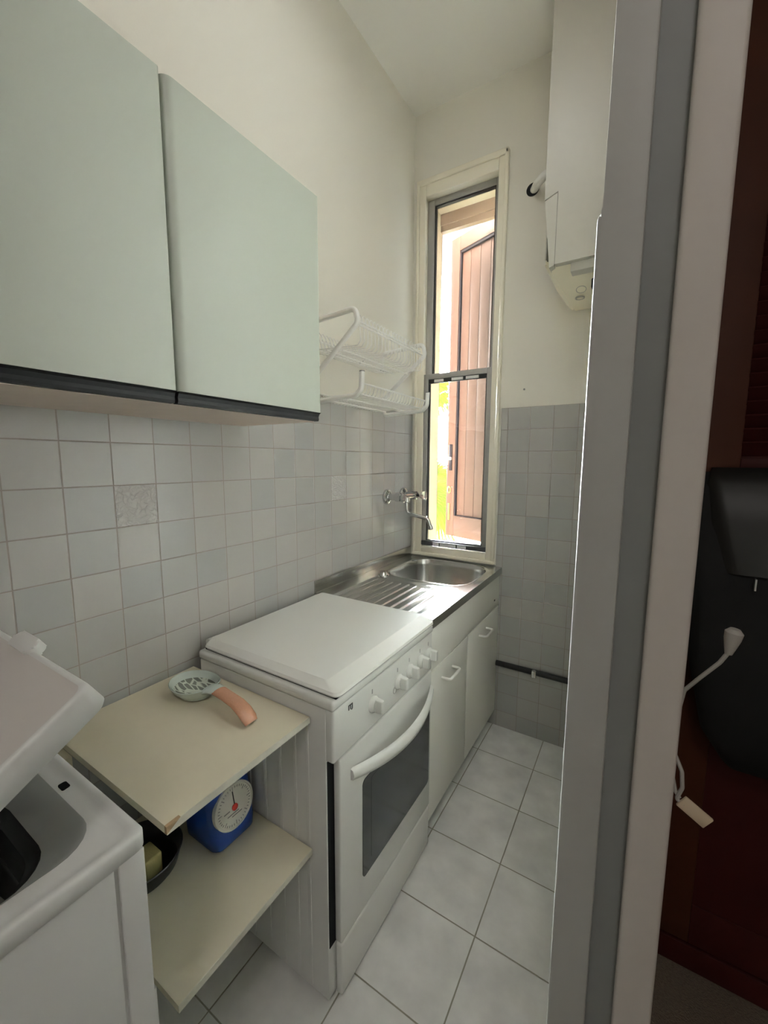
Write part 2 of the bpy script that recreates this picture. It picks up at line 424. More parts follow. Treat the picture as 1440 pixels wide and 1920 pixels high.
# raised moulding on the outer edge
box(bm, x0, .034, -.022, -.010, z0, z1, bev=.005, seg=3); box(bm, .450, x1, -.022, -.010, z0, z1, bev=.005, seg=3)
box(bm, x0, x1, -.022, -.010, 2.668, z1 + .004, bev=.005, seg=3); box(bm, x0, x1, -.024, -.010, z0, .852, bev=.005, seg=3)
obj('casing', bm, m_win, wn)
bm = bmesh.new()
for a in ((.036, .046, .0, .09, .87, 2.655), (.430, .440, .0, .09, .87, 2.655), (.036, .44, .0, .09, 2.632, 2.655), (.036, .44, .0, .09, .868, .886)): box(bm, *a)
obj('jamb_lining', bm, m_win, wn)
def sash(x0, x1, z0, z1, y0, y1, fw_, fb, ft, name, gname):
    bm = bmesh.new()
    box(bm, x0, x0 + fw_, y0, y1, z0, z1, bev=.002); box(bm, x1 - fw_, x1, y0, y1, z0, z1, bev=.002)
    box(bm, x0 + fw_, x1 - fw_, y0, y1, z1 - ft, z1, bev=.002); box(bm, x0 + fw_, x1 - fw_, y0, y1, z0, z0 + fb, bev=.002)
    s = obj(name, bm, m_alu, wn)
    bm = bmesh.new(); g = .005
    a0, a1, b0, b1 = x0 + fw_, x1 - fw_, z0 + fb, z1 - ft; ym = (y0 + y1) / 2
    box(bm, a0, a0 + g, ym - .008, ym + .012, b0, b1); box(bm, a1 - g, a1, ym - .008, ym + .012, b0, b1)
    box(bm, a0 + g, a1 - g, ym - .008, ym + .012, b1 - g, b1); box(bm, a0 + g, a1 - g, ym - .008, ym + .012, b0, b0 + g)
    obj('gasket', bm, m_gasket, s)
    obj('glass_pane', B(a0 + .001, a1 - .001, ym + .003, ym + .006, b0 + .001, b1 - .001), m_glass, s)
    return s
sash(.047, .429, 1.765, 2.632, .052, .078, .036, .02, .03, 'upper_sash', 'upper pane')
ls = sash(.054, .4195, .893, 1.781, .012, .038, .028, .018, .026, 'lower_sash', 'lower pane')
obj('brush_strip', B(.082, .3915, .018, .030, 1.735, 1.755), m_gasket, ls); obj('brush_strip', B(.05, .4215, -.006, .012, .889, .911), m_gasket, ls)
for a, b in ((.115, .165), (.21, .27), (.285, .35)): obj('white_stop', B(a, b, .014, .022, 1.7385, 1.7515), m_white, ls)
for a, b in ((.135, .168), (.176, .262), (.272, .318)): obj('white_stop', B(a, b, -.010, .0, .8935, .9065), m_white, ls)

# ------------------------------------------------------------------ outside: shutter, head frame, palm
hx, hy = .455, .262; dv = Vector((-.924, .383, 0)).normalized(); nv = Vector((-dv.y, dv.x, 0)); nv = nv if nv.y < 0 else -nv   # nv faces the room
def SM(): return Matrix(((dv.x, -nv.x, 0, hx), (dv.y, -nv.y, 0, hy), (0, 0, 1, 0), (0, 0, 0, 1)))
def sbm(boxes, bev=0):
    bm = bmesh.new()
    for b in boxes: box(bm, *b, bev=bev)
    bm.transform(SM()); return bm
sh = thing('window_shutter', 'open rose brown plank shutter outside the tall window', 'shutter', (hx, hy, .87))
W_ = .482
obj('shutter_frame', sbm([(W_ - .068, W_, 0, .04, .87, 2.625), (0, .05, 0, .04, .87, 2.625), (.05, W_ - .068, 0, .04, 2.545, 2.625), (.05, W_ - .068, 0, .04, .87, 1.0)], .003), m_shut, sh)
pl = []
for i in range(5):
    a = .05 + i * .0728; pl.append((a + .0008, a + .072, .016, .030, 1.0, 2.545))
obj('plank_panel', sbm(pl, .0018), m_shut, sh)
obj('shadow_line', sbm([(W_ - .0685 - .010, W_ - .0685, .004, .017, 1.0, 2.545), (.05, W_ - .0685, .004, .017, 2.531, 2.545), (.05, W_ - .0685, .010, .017, 1.0, 1.006)]), m_shutd, sh)  # near-black strips paint the shadow lines inside the shutter frame
hb = obj('handle_plate', sbm([(.434, .458, -.006, .0, 1.28, 1.44)], .002), m_shutd, sh)
obj('handle_lever', sbm([(.415, .530, -.030, -.018, 1.345, 1.362), (.438, .452, -.022, -.004, 1.345, 1.362)], .003), m_alu, hb)
bm = bmesh.new(); tube(bm, [(.452, -.004, 1.155 + .02 * math.sin(t * PI / 8)) if False else (.452 + .010 * math.cos(t * PI / 8), -.004, 1.16 + .02 * math.sin(t * PI / 8)) for t in range(16)], .003, 8, closed=True); bm.transform(SM())
obj('key_rose', bm, m_brass, sh)
bm = bmesh.new(); box(bm, .444, .460, -.006, .0, .97, 1.075, bev=.002); bm.transform(SM()); obj('bolt', bm, m_brass, sh)
bm = bmesh.new(); box(bm, .034, .45, .225, .262, 2.60, 2.656); box(bm, .034, .45, .232, .262, 2.57, 2.60)
tag(obj('shutter_head_frame', bm, m_gold), 'brown timber rail under the ochre lintel outside the window', 'rail')

def fan_leaf(bm, base, d, upv, L, n=18, spread=2.3):
    d = Vector(d).normalized(); s = d.cross(Vector(upv)).normalized(); u = s.cross(d)
    base = Vector(base)
    for i in range(n):
        a = (i / (n - 1) - .5) * spread
        dr = (d * math.cos(a) + s * math.sin(a)).normalized(); sd_ = (s * math.cos(a) - d * math.sin(a)).normalized()
        l = L * (1 - .18 * abs(a)) * random.uniform(.92, 1.06); wd = .016
        prev = None
        for k in range(5):
            t = k / 4
            p = base + dr * l * t + Vector((0, 0, -.30 * l * t * t)) + u * .01 * math.sin(i)
            ww = wd * (.5 + 1.2 * t if t < .4 else 1.0 - (t - .4) / .6 * .95)
            row = [bm.verts.new(p - sd_ * ww), bm.verts.new(p + u * ww * .5), bm.verts.new(p + sd_ * ww)]
            if prev:
                for q in range(2): bm.faces.new((prev[q], prev[q + 1], row[q + 1], row[q]))
            prev = row
def palm(x, y, z0, leaves, label, tr):
    p = thing('fan_palm', label, 'palm', (x, y, -.25))
    bm = bmesh.new(); tube(bm, [(x, y, -.25), (x + .01, y, (z0 - .25) / 2), (x, y, z0)], [tr, tr * .9, tr * .7], 10); obj('trunk', bm, m_bark, p)
    for (az, el, st, L) in leaves:
        d = Vector((math.cos(az) * math.cos(el), math.sin(az) * math.cos(el), math.sin(el)))
        bm = bmesh.new(); b = Vector((x, y, z0)); e_ = b + d * st
        tube(bm, [b, (b + e_) / 2 + Vector((0, 0, .03)), e_], .008, 6)
        dn = Vector((d.x * .45, d.y * .3, d.z * .6 - .35))
        fan_leaf(bm, e_, dn, (.45 + random.uniform(-.3, .3), -.85, .15 + random.uniform(-.3, .3)), L)
        obj('frond', bm, m_palm, p)
palm(-1.34, 2.6, .95, [(-.1, .75, .34, .42), (-.3, .30, .33, .46), (.2, .1, .36, .44), (-.2, -.25, .34, .48), (.1, -.6, .36, .46), (-.7, .0, .3, .45), (-1.6, .4, .3, .45), (2.2, .5, .3, .45), (3.0, .1, .3, .45), (1.2, .5, .3, .45)],
     'low fan palm with bright fronds outside the lower window pane', .07)
palm(-2.32, 4.3, 2.50, [(-.2, .15, .5, .60), (.1, -.2, .45, .55), (-.5, .4, .4, .5), (-1.4, .1, .4, .6), (.9, .3, .4, .5), (2.4, .3, .4, .5), (3.1, .0, .4, .5)],
     'taller fan palm further off behind the low palm', .08)
bm = bmesh.new()
for i in range(420):
    p = Vector((-.86 + random.gauss(0, .16), 2.0 + random.gauss(0, .12), random.uniform(-.2, .55)))
    r = .016; nrm = Vector((random.gauss(0, 1), random.gauss(0, 1), random.gauss(0, 1) + .6)).normalized()
    s = nrm.orthogonal().normalized(); t = nrm.cross(s)
    vs = [bm.verts.new(p + s * r * math.cos(k * 1.2566) * (1 if k % 2 else .8) + t * r * math.sin(k * 1.2566)) for k in range(5)]
    bm.faces.new(vs).material_index = 0 if random.random() < .6 else 1
for i in range(14):
    p = Vector((-.86 + random.gauss(0, .12), 2.0 + random.gauss(0, .1), .4)); tube(bm, [(p.x, p.y, -.25), p], .005, 5, mi=1)
tag(obj('flowering_shrub', bm, [m_flower, m_palm]), 'yellow flowering shrub at the foot of the low palm', 'shrub')

# ------------------------------------------------------------------ wall cabinet
cb = thing('wall_cabinet', 'pale grey green wall cabinet above the tiled wall', 'cabinet', (0, -1.506, 1.44))
bm = bmesh.new(); box(bm, .0, .288, -1.904, -1.108, 1.44, 1.986)
obj('carcass', bm, m_carc, cb)
for (ya, yb) in ((-1.5035, -1.1065), (-1.9040, -1.5095)):
    xb, xf = .290, .311; r = .018
    pts = [(xb, yb), (xb, ya)] + [(xf - r + r * math.sin(t), ya + r - r * math.cos(t)) for t in [i * PI / 16 for i in range(1, 9)]] + \
          [(xf - .004 + .004 * math.cos(t), yb - .004 + .004 * math.sin(t)) for t in [i * PI / 8 for i in range(0, 5)]]
    bm = bmesh.new(); prism(bm, pts, 2, 1.463, 1.992)
    d = obj('cabinet_door', bm, m_cab, cb)
    bm = bmesh.new()
    pr_ = [(.288, 1.441), (.302, 1.441), (.304, 1.446), (.303, 1.452), (.306, 1.459), (.3115, 1.4625), (.288, 1.4635)]
    prism(bm, pr_, 1, ya, yb) if False else None
    A = [[(x, y, z) for (x, z) in pr_] for y in (ya, yb)]
    loft(bm, A, cap0=True, cap1=True)
    obj('grip_rail', bm, m_black, d)

obj('gap_shade', B(.2875, .2925, -1.512, -1.501, 1.464, 1.985), m_black, cb)  # black strip paints the dark shade between the two doors
# ------------------------------------------------------------------ dish rack
rk = thing('dish_rack', 'white wire two tier dish rack on the wall beside the window', 'dish rack', (0, -.65, 1.55))
def rack_frame(y):
    bm = bmesh.new()
    tube(bm, [(.072, y, 1.722), (.072, y, 1.785), (.085, y, 1.790), (.266, y, 1.803), (.276, y, 1.76), (.078, y, 1.598), (.080, y, 1.532), (.268, y, 1.542), (.288, y, 1.560), (.291, y, 1.612)], .0085, 12, fil=.022)
    f = obj('side_frame', bm, m_white, rk)
    for pz, dn in (((.291, y, 1.611), 1), ((.072, y, 1.723), -1)):
        bm = bmesh.new(); lathe(bm, [(.0088, 0), (.0088, .003)], pz, (0, 0, dn), 12); obj('end_cap', bm, m_inkg, f)
rack_frame(-.885); rack_frame(-.42)
ya, yb = -.872, -.434
bm = bmesh.new(); wr = .0015
for (x, z, r) in ((.262, 1.772, .003), (.270, 1.758, .003), (.205, 1.690, .0026), (.10, 1.705, .0026), (.035, 1.76, .003), (.14, 1.698, .0026)):
    tube(bm, [(x, ya, z), (x, yb, z)], r, 6)
N = 21
for i in range(N):
    y = ya + .006 + (yb - ya - .012) * i / (N - 1)
    tube(bm, [(.262, y, 1.772), (.270, y, 1.758), (.272, y, 1.712), (.262, y, 1.698), (.10, y, 1.706), (.045, y, 1.712), (.035, y, 1.762)], wr, 5, fil=.012)
    if i < N - 1:
        y2 = ya + .006 + (yb - ya - .012) * (i + 1) / (N - 1)
        for xx, zz, hh in ((.262, 1.772, .021), (.035, 1.758, .040), (.085, 1.708, .050)):
            pts = [(xx - (.015 if hh > .03 else 0) * math.sin(t), y + (y2 - y) * (t / PI * 1.5 - .25), zz + hh * math.sin(t)) for t in [k * PI / 8 for k in range(9)]]
            tube(bm, pts, wr, 5)
obj('plate_basket', bm, m_white, rk)
bm = bmesh.new()
for (x, z, r) in ((.286, 1.578, .003), (.27, 1.549, .0026), (.18, 1.546, .0026), (.10, 1.545, .003), (.04, 1.555, .0026), (.03, 1.578, .003)):
    tube(bm, [(x, ya, z), (x, yb, z)], r, 6)
N = 22
for i in range(N):
    y = ya + .006 + (yb - ya - .012) * i / (N - 1)
    tube(bm, [(.286, y, 1.578), (.278, y, 1.550), (.05, y, 1.549), (.03, y, 1.578)], wr, 5, fil=.010)
obj('drip_tray_basket', bm, m_white, rk)
for y in (-.80, -.50):
    bm = bmesh.new(); tube(bm, [(-.004, y, 1.745), (.03, y, 1.745), (.034, y, 1.765)], .0035, 8, fil=.01); obj('wall_hook', bm, m_inkg, rk)
    bm = bmesh.new(); tube(bm, [(.0, y, 1.57), (.03, y, 1.576)], .0035, 8); obj('wall_hook', bm, m_inkg, rk)

# ------------------------------------------------------------------ base cabinet and sink top
zt = .8262
bc = thing('sink_cabinet', 'white base cabinet with two doors under the steel sink', 'cabinet', (.25, -.4, 0))
bm = bmesh.new(); box(bm, .004, .478, -.795, -.779, .0805, .7925); box(bm, .004, .478, -.024, -.008, .0805, .7925); box(bm, .004, .478, -.779, -.024, .0805, .0965); box(bm, .004, .010, -.779, -.024, .0965, .60); box(bm, .03, .43, -.79, -.012, 0.001, .0800)
obj('carcass', bm, m_base, bc)
obj('plinth', B(.43, .438, -.795, -.008, .001, .0795), m_gap, bc)  # dark tone stands in for the shadow below the doors
fp = obj('front_panel', B(.479, .497, -.795, -.008, .6375, .794, bev=.0015), m_base, bc)
obj('badge', B(.4965, .4985, -.088, -.076, .676, .683), m_ink, fp, label='tiny dark badge')
def bow_handle(yc, z, par):
    bm = bmesh.new(); tube(bm, [(.496, yc - .048, z), (.530, yc - .048, z), (.530, yc + .048, z), (.496, yc + .048, z)], .0052, 10, fil=.014)
    obj('bow_handle', bm, m_white, par)
d1 = obj('cabinet_door', B(.479, .497, -.795, -.4350, .0815, .633, bev=.0015), m_base, bc); bow_handle(-.643, .575, d1)
d2 = obj('cabinet_door', B(.479, .497, -.4315, -.008, .0815, .633, bev=.0015), m_base, bc); bow_handle(-.245, .583, d2)

sk = thing('kitchen_sink', 'stainless steel sink top with bowl and ribbed drainer', 'sink', (.25, -.4, .795))
Y0, Y1, XS = -.797, -.008, .5067
ys = -.478
bm = bmesh.new()
# drainer field with ridges running towards the bowl
nx, ny = 150, 60
ridges = [.105 + i * .037 for i in range(9)]
def dz(x, y):
    z = 0.0
    ex = min(max((x - .075) / .02, 0), 1) * min(max((.452 - x) / .02, 0), 1) * min(max((y - Y0 - .01) / .02, 0), 1)
    end = -.485 - .0
    ey = min(max((ys - .002 - y) / .025, 0), 1)
    z -= .003 * ex * ey
    for i, r in enumerate(ridges):
        yend = -.492 - max(0, (x - .30)) * .55
        f = min(max((yend - y) / .02, 0), 1)
        z += .0030 * math.exp(-((x - r) / .0042) ** 2) * ex * f
    return z
G = [[bm.verts.new((XS * i / nx, Y0 + (ys - Y0) * j / ny, zt + dz(XS * i / nx, Y0 + (ys - Y0) * j / ny))) for j in range(ny + 1)] for i in range(nx + 1)]
for i in range(nx):
    for j in range(ny): bm.faces.new((G[i][j], G[i + 1][j], G[i + 1][j + 1], G[i][j + 1]))
# bowl: outer rectangle -> rounded rectangle rings
NB = 128
cxb, cyb = .2685, -.235
def rr_pt(t, hx_, hy_, r):
    # superellipse style rounded rectangle by angle
    c, s = math.cos(t), math.sin(t); n_ = 2 + 2 * (1 - r) * 2.2
    k_ = (abs(c / hx_) ** n_ + abs(s / hy_) ** n_) ** (-1 / n_)
    return cxb + c * k_, cyb + s * k_
def rect_pt(t):
    c, s = math.cos(t), math.sin(t)
    cand = []
    if c > 1e-9: cand.append((XS - cxb) / c)
    if c < -1e-9: cand.append((0 - cxb) / c)
    if s > 1e-9: cand.append((Y1 - cyb) / s)
    if s < -1e-9: cand.append((ys - cyb) / s)
    k_ = min(cand); return cxb + c * k_, cyb + s * k_
angs = [2 * PI * i / NB for i in range(NB)]
for cx_, cy_ in ((XS, Y1), (0, Y1), (0, ys), (XS, ys)):
    a = math.atan2(cy_ - cyb, cx_ - cxb) % (2 * PI)
    j = min(range(NB), key=lambda q: abs(angs[q] - a)); angs[j] = a
loops = [[(*rect_pt(t), zt) for t in angs]]
for (hx_, hy_, r, z) in ((.212, .205, .55, zt), (.208, .201, .55, zt + .0018), (.202, .195, .55, zt + .001), (.199, .192, .55, zt - .004), (.196, .189, .55, zt - .03), (.190, .183, .5, zt - .115), (.180, .173, .5, zt - .138), (.160, .153, .5, zt - .146), (.04, .04, 1, zt - .152)):
    loops.append([(*rr_pt(t, hx_, hy_, r), z) for t in angs])
loft(bm, loops, cap1=True)
obj('steel_top', bm, m_steel, sk, smooth=50)
bm = bmesh.new(); box(bm, XS - .003, XS, Y0, Y1, zt - .032, zt - .0003)
box(bm, .0, XS - .003, Y0, Y0 + .003, zt - .032, zt - .006)
obj('front_rim', bm, m_steel2, sk)
bm = bmesh.new(); box(bm, 0.0, .006, Y0, Y1, zt - .02, .874, bev=.002); box(bm, .005, .012, Y0, Y1, zt - .002, zt + .004, bev=.0015)
obj('upstand', bm, m_steel, sk)
bm = bmesh.new(); lathe(bm, [(.026, 0), (.026, .003), (.020, .007), (.016, .014), (.010, .019), (0, .021)], (.096, -.44, zt), (0, 0, 1), 24)
obj('overflow_knob', bm, m_chrome, sk)
bm = bmesh.new(); lathe(bm, [(.036, 0), (.036, .003), (.028, .004), (.024, .001), (0, .001)], (cxb, cyb, zt - .1515), (0, 0, 1), 24)
obj('drain', bm, m_chrome, sk)

# ------------------------------------------------------------------ wall tap
tp = thing('wall_tap', 'chrome wall mounted mixer tap above the sink bowl', 'tap', (0, -.18, 1.16))
bm = bmesh.new()
for y in (-.262, -.10):
    lathe(bm, [(.038, 0), (.038, .004), (.034, .013), (.024, .019), (.016, .020), (.016, .052), (.021, .056), (.021, .082), (.015, .087)], (0, y, 1.163), (1, 0, 0), 26)
tube(bm, [(.068, -.262, 1.163), (.068, -.10, 1.163)], .0135, 16)
obj('tap_body', bm, m_chrome, tp)
bm = bmesh.new(); lathe(bm, [(.016, 0), (.018, .006), (.018, .022), (.011, .026)], (.068, -.18, 1.157), (0, 0, -1), 18)
tube(bm, [(.068, -.18, 1.135), (.070, -.18, 1.078), (.183, -.175, 1.060), (.198, -.175, 1.020)], .0095, 14, fil=.03)
lathe(bm, [(.0115, 0), (.0125, .003), (.0125, .017), (.010, .020)], (.198, -.175, 1.026), (.15, 0, -1), 16)
obj('spout', bm, m_chrome, tp)
bm = bmesh.new(); lathe(bm, [(.012, 0), (.023, .006), (.024, .013), (.019, .017), (.016, .014), (0, .014)], (.085, -.262, 1.163), (1, 0, 0), 24)
obj('tap_handle', bm, m_chrome, tp)
bm = bmesh.new(); lathe(bm, [(.007, 0), (.007, .012)], (.085, -.10, 1.163), (1, .2, 0), 12, mi=1)
R = [(.008, .012), (.013, .016), (.023, .038), (.024, .044), (.021, .048), (0, .049)]
org = Vector((.085, -.10, 1.163)); ax = Vector((1, .2, 0)).normalized(); s_ = ax.cross(Vector((0, 0, 1))).normalized(); h_ = ax.cross(s_)
loft(bm, [[org + ax * z + (s_ * math.cos(2 * PI * j / 32) + h_ * math.sin(2 * PI * j / 32)) * max(r, 1e-4) * (1 + .07 * math.cos(8 * 2 * PI * j / 32)) for j in range(32)] for r, z in R], cap0=True)
obj('tap_handle', bm, [m_cryst, m_black], tp, label='faceted clear tap handle')

# ------------------------------------------------------------------ stove
st = thing('gas_stove', 'white freestanding gas stove with closed lid beside the sink', 'stove', (.25, -1.056, 0))
ya, yb = -1.3125, -.7985; xf = .486
bm = bmesh.new()
box(bm, .035, xf, ya, yb, .02, .786, bev=.003)
for x in (.10, .16, .22, .28, .335, .385, .425): box(bm, x, x + .010, ya - .0018, ya + .001, .03, .74, bev=.0008)
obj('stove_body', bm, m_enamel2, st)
for x in (.08, .45):
    for y in (ya + .04, yb - .04): bm = bmesh.new(); lathe(bm, [(.018, 0), (.018, .021)], (x, y, 0), (0, 0, 1), 14); obj('foot', bm, m_black, st)
# hob tray
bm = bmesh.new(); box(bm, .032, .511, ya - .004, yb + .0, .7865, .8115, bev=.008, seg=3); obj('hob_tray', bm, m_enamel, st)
# lid with sloping front edge
bm = bmesh.new()
lp = []
def lid_ring(x0, x1, y0, y1, r, z): return [(p[0], p[1], z) for p in rrect(x0, x1, y0, y1, r, 6)]
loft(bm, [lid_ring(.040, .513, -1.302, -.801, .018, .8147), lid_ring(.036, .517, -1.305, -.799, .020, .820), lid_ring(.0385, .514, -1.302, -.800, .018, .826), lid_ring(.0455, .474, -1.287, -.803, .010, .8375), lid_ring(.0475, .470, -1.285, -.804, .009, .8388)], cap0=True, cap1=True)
obj('stove_lid', bm, m_lid_lit, st, smooth=13)
obj('lid_gap_shade', B(.045, .508, -1.3005, -.805, .8112, .8146), m_dark, st)  # dark plate paints the shade line between lid and tray
for y in (-1.27, -.84): bm = bmesh.new(); tube(bm, [(.035, y - .015, .822), (.035, y + .015, .822)], .011, 12); obj('lid_hinge', bm, m_enamel, st)
cp = obj('control_panel', B(xf - .01, .507, ya + .002, yb, .658, .7862, bev=.006, seg=3), m_enamel, st)
for i, (y, z) in enumerate(((-1.150, .722), (-1.022, .722), (-.953, .722), (-.884, .722), (-.826, .722))):
    bm = bmesh.new(); lathe(bm, [(.0215, 0), (.0215, .004), (.018, .010), (.0165, .013)], (.507, y, z), (1, 0, 0), 26)
    loft(bm, [[(x, p[0], p[1]) for p in rrect(y - w2, y + w2, z - h2, z + h2, .003, 3)] for x, w2, h2 in ((.519, .0085, .0175), (.536, .0065, .0165), (.538, .005, .0155))], cap0=True, cap1=True)
    kn = obj('knob', bm, m_enamel, cp)
for y in (-1.152, -1.024, -.955, -.886, -.828):
    obj('burner_mark', B(.5066, .5074, y - .0035, y + .0005, .751, .763), m_inkg, cp)
bm = bmesh.new(); tube(bm, [(.5072, -1.040 + .009 * math.cos(t), .704 + .009 * math.sin(t)) for t in [k * PI / 10 for k in range(20)]], .0008, 5, closed=True)
obj('ignition_mark', bm, m_inkg, cp)
tb = text_bm('ITJ', .016); tb.transform(Matrix.Translation((.5072, -1.246, .7655)) @ Matrix(((0, 0, 1, 0), (1, 0, 0, 0), (0, 1, 0, 0), (0, 0, 0, 1))))
obj('maker_mark', tb, m_ink, cp)
# oven door
od = obj('oven_door', B(xf + .001, .507, -1.288, yb, .168, .6545, bev=.004, seg=3), m_enamel, st)
obj('door_gap_shade', B(xf - .002, xf + .0015, ya + .004, yb, .165, .657), m_dark, st)  # black sheet stands in for the shade between door and body
bm = bmesh.new(); prism(bm, [(p[0], p[1]) for p in rrect(-1.198, -.812, .262, .540, .014, 5)], 0, .5065, .5085); og = obj('oven_glass', bm, m_glassdark, od)
bm = bmesh.new(); prism(bm, [(p[0], p[1]) for p in rrect(-1.160, -.850, .290, .525, .008, 4)], 0, .5084, .5089); obj('inner_window', bm, m_glassgrey, og)
bm = bmesh.new(); n = 24; secs = []
for i in range(n + 1):
    u = i / n * 2 - 1; y = -1.025 + .222 * u; x = .508 + .047 * (1 - u * u); zc = .592 - .006 * (1 - u * u); hw = .015 + .004 * (1 - u * u)
    secs.append([(x - .004, y, zc - hw), (x + .006, y, zc - hw + .003), (x + .010, y, zc), (x + .006, y, zc + hw - .003), (x - .004, y, zc + hw), (x - .007, y, zc)])
loft(bm, secs, cap0=True, cap1=True); obj('oven_handle', bm, m_enamel, od, smooth=60)
obj('warming_drawer', B(xf + .001, .507, -1.288, yb, .018, .163, bev=.006, seg=3), m_enamel, st)

# ------------------------------------------------------------------ shelf unit between washer and stove
su = thing('shelf_unit', 'beige laminate two board shelf between washer and stove', 'shelf', (.22, -1.48, 0))
def board(name, z, ya, yb):
    bm = bmesh.new(); box(bm, .008, .4432, ya, yb, z - .0145, z)
    o = obj(name, bm, m_beige, su)
    bm = bmesh.new(); box(bm, .443, .4446, ya, yb, z - .0145, z - .0004); obj('board_edge', bm, m_chip, o)
    return o
tb_ = board('shelf_board', .757, -1.6515, -1.3165); lb_ = board('shelf_board', .420, -1.6515, -1.3165)
bm = bmesh.new(); vs = [(.4448, -1.6520, .7572), (.4448, -1.6280, .7572), (.4448, -1.6520, .7440)]
a = [bm.verts.new(v) for v in vs]; b_ = [bm.verts.new((v[0] - .006, v[1], v[2])) for v in vs]
bm.faces.new(a); bm.faces.new(b_[::-1])
for i in range(3): bm.faces.new((a[i], b_[i], b_[(i + 1) % 3], a[(i + 1) % 3]))
obj('chipped_corner', bm, m_brownchip, tb_)
obj('side_panel', B(.008, .11, -1.668, -1.652, .001, .7424), m_beige, su)
for z in (.7225, .3855): obj('wall_batten', B(.008, .030, -1.64, -1.33, z, z + .0199), m_beige, su)

# spoon rest
sr = thing('spoon_rest', 'ceramic spoon rest with leaf patterned bowl and terracotta handle', 'spoon rest', (.2, -1.395, .757))
z0 = .7572; cxs, cys = .138, -1.397
bm = bmesh.new()
def er(a, b, z, dx=0): return [(cxs + dx + a * math.cos(t), cys + b * math.sin(t), z + .010 * max(0, math.cos(t)) ** 2 * (z > z0 + .01)) for t in [2 * PI * i / 40 for i in range(40)]]
loft(bm, [er(.030, .024, z0), er(.048, .038, z0 + .004), er(.066, .050, z0 + .020), er(.071, .054, z0 + .029), er(.0695, .0525, z0 + .031), er(.066, .049, z0 + .028), er(.058, .043, z0 + .016), er(.04, .03, z0 + .009), er(.01, .008, z0 + .0075)], mi=[0, 0, 0, 0, 0, 0, 1, 1], cap0=True, cap1=True)
# neck
tube(bm, [(cxs + .060, cys, z0 + .030), (cxs + .080, cys - .001, z0 + .037), (cxs + .098, cys - .002, z0 + .039)], [.024, .021, .018], 14, flat=.4)
obj('spoon_bowl', bm, [m_spoon, m_leafglaze], sr, smooth=50)
bm = bmesh.new()
tube(bm, [(cxs + .092, cys - .002, z0 + .039), (cxs + .13, cys - .005, z0 + .038), (cxs + .17, cys - .008, z0 + .035), (cxs + .195, cys - .010, z0 + .027), (cxs + .212, cys - .011, z0 + .016), (cxs + .219, cys - .011, z0 + .0075)], [.018, .0175, .018, .019, .0185, .016], 14, flat=.36)
obj('spoon_handle', bm, m_terra, sr, smooth=60)

# kitchen scale
zs = .4202
ks = thing('kitchen_scale', 'blue kitchen scale with round white dial on the lower shelf', 'scale', (.21, -1.395, .42))
bm = bmesh.new()
def sring(x0, x1, hw, z, r): return [(p[0], p[1], z) for p in rrect(x0, x1, -1.395 - hw, -1.395 + hw, r, 5)]
loft(bm, [sring(.150, .268, .052, zs, .02), sring(.146, .276, .058, zs + .008, .024), sring(.146, .276, .060, zs + .03, .024), sring(.150, .266, .060, zs + .10, .024), sring(.155, .256, .056, zs + .17, .022), sring(.16, .245, .048, zs + .185, .02)], cap0=True, cap1=True)
sb = obj('scale_body', bm, m_blue, ks, smooth=45)
tl = Matrix.Translation((.2672, -1.397, .512)) @ Matrix.Rotation(-.13, 4, 'Y')     # dial frame: local x out of the face
bm = bmesh.new(); lathe(bm, [(.054, -.006), (.054, .005), (.050, .007), (.0485, .004), (0, .004)], (0, 0, 0), (1, 0, 0), 40); bm.transform(tl); dl = obj('dial', bm, m_dial, ks)
bm = bmesh.new()
for i in range(40):
    a = 2 * PI * i / 40; r0 = .041 if i % 5 else .036
    p = Vector((.0042, math.sin(a), math.cos(a)));
    box(bm, .0038, .0046, -.0007, .0007, r0, .0455); xform(bm, len(bm.verts) - 8, Matrix.Rotation(-a, 4, 'X'))
for (y, z, w2) in ((-.006, -.017, .016), (.004, -.023, .014), (-.022, -.006, .008)): box(bm, .0038, .0046, y - w2, y + w2, z, z + .002)
bm.transform(tl); obj('dial_marking', bm, m_inkg, dl)
bm = bmesh.new(); box(bm, .0046, .0056, -.0011, .0011, 0, .036); xform(bm, 0, Matrix.Rotation(.05, 4, 'X')); k0 = len(bm.verts)
lathe(bm, [(.008, 0), (.008, .002), (.004, .004), (0, .0042)], (.0044, 0, -.003), (1, 0, 0), 18, mi=1); bm.transform(tl)
obj('pointer', bm, [m_ink, m_red], dl)
bm = bmesh.new(); lathe(bm, [(.02, 0), (.02, .012), (.07, .018), (.082, .028), (.08, .03), (.066, .022), (0, .02)], (.2, -1.395, zs + .184), (0, 0, 1), 30); obj('weighing_tray', bm, m_blue, ks)

# black pan lying on the lower shelf with a yellow block in it
bm = bmesh.new(); lathe(bm, [(.070, 0), (.078, .010), (.087, .043), (.0885, .044), (.0885, .041) if False else (.0865, .046), (.0845, .043), (.075, .010), (.066, .005), (0, .005)], (.150, -1.560, .4201), (0, 0, 1), 40)
tag(obj('frying_pan', bm, m_cast), 'black round pan on the lower shelf left of the blue scale', 'pan')
bm = bmesh.new(); box(bm, .150, .200, -1.583, -1.535, .4256, .474, bev=.005, seg=3)
tag(obj('sponge_block', bm, m_yellow), 'pale yellow block lying in the black pan', 'sponge')

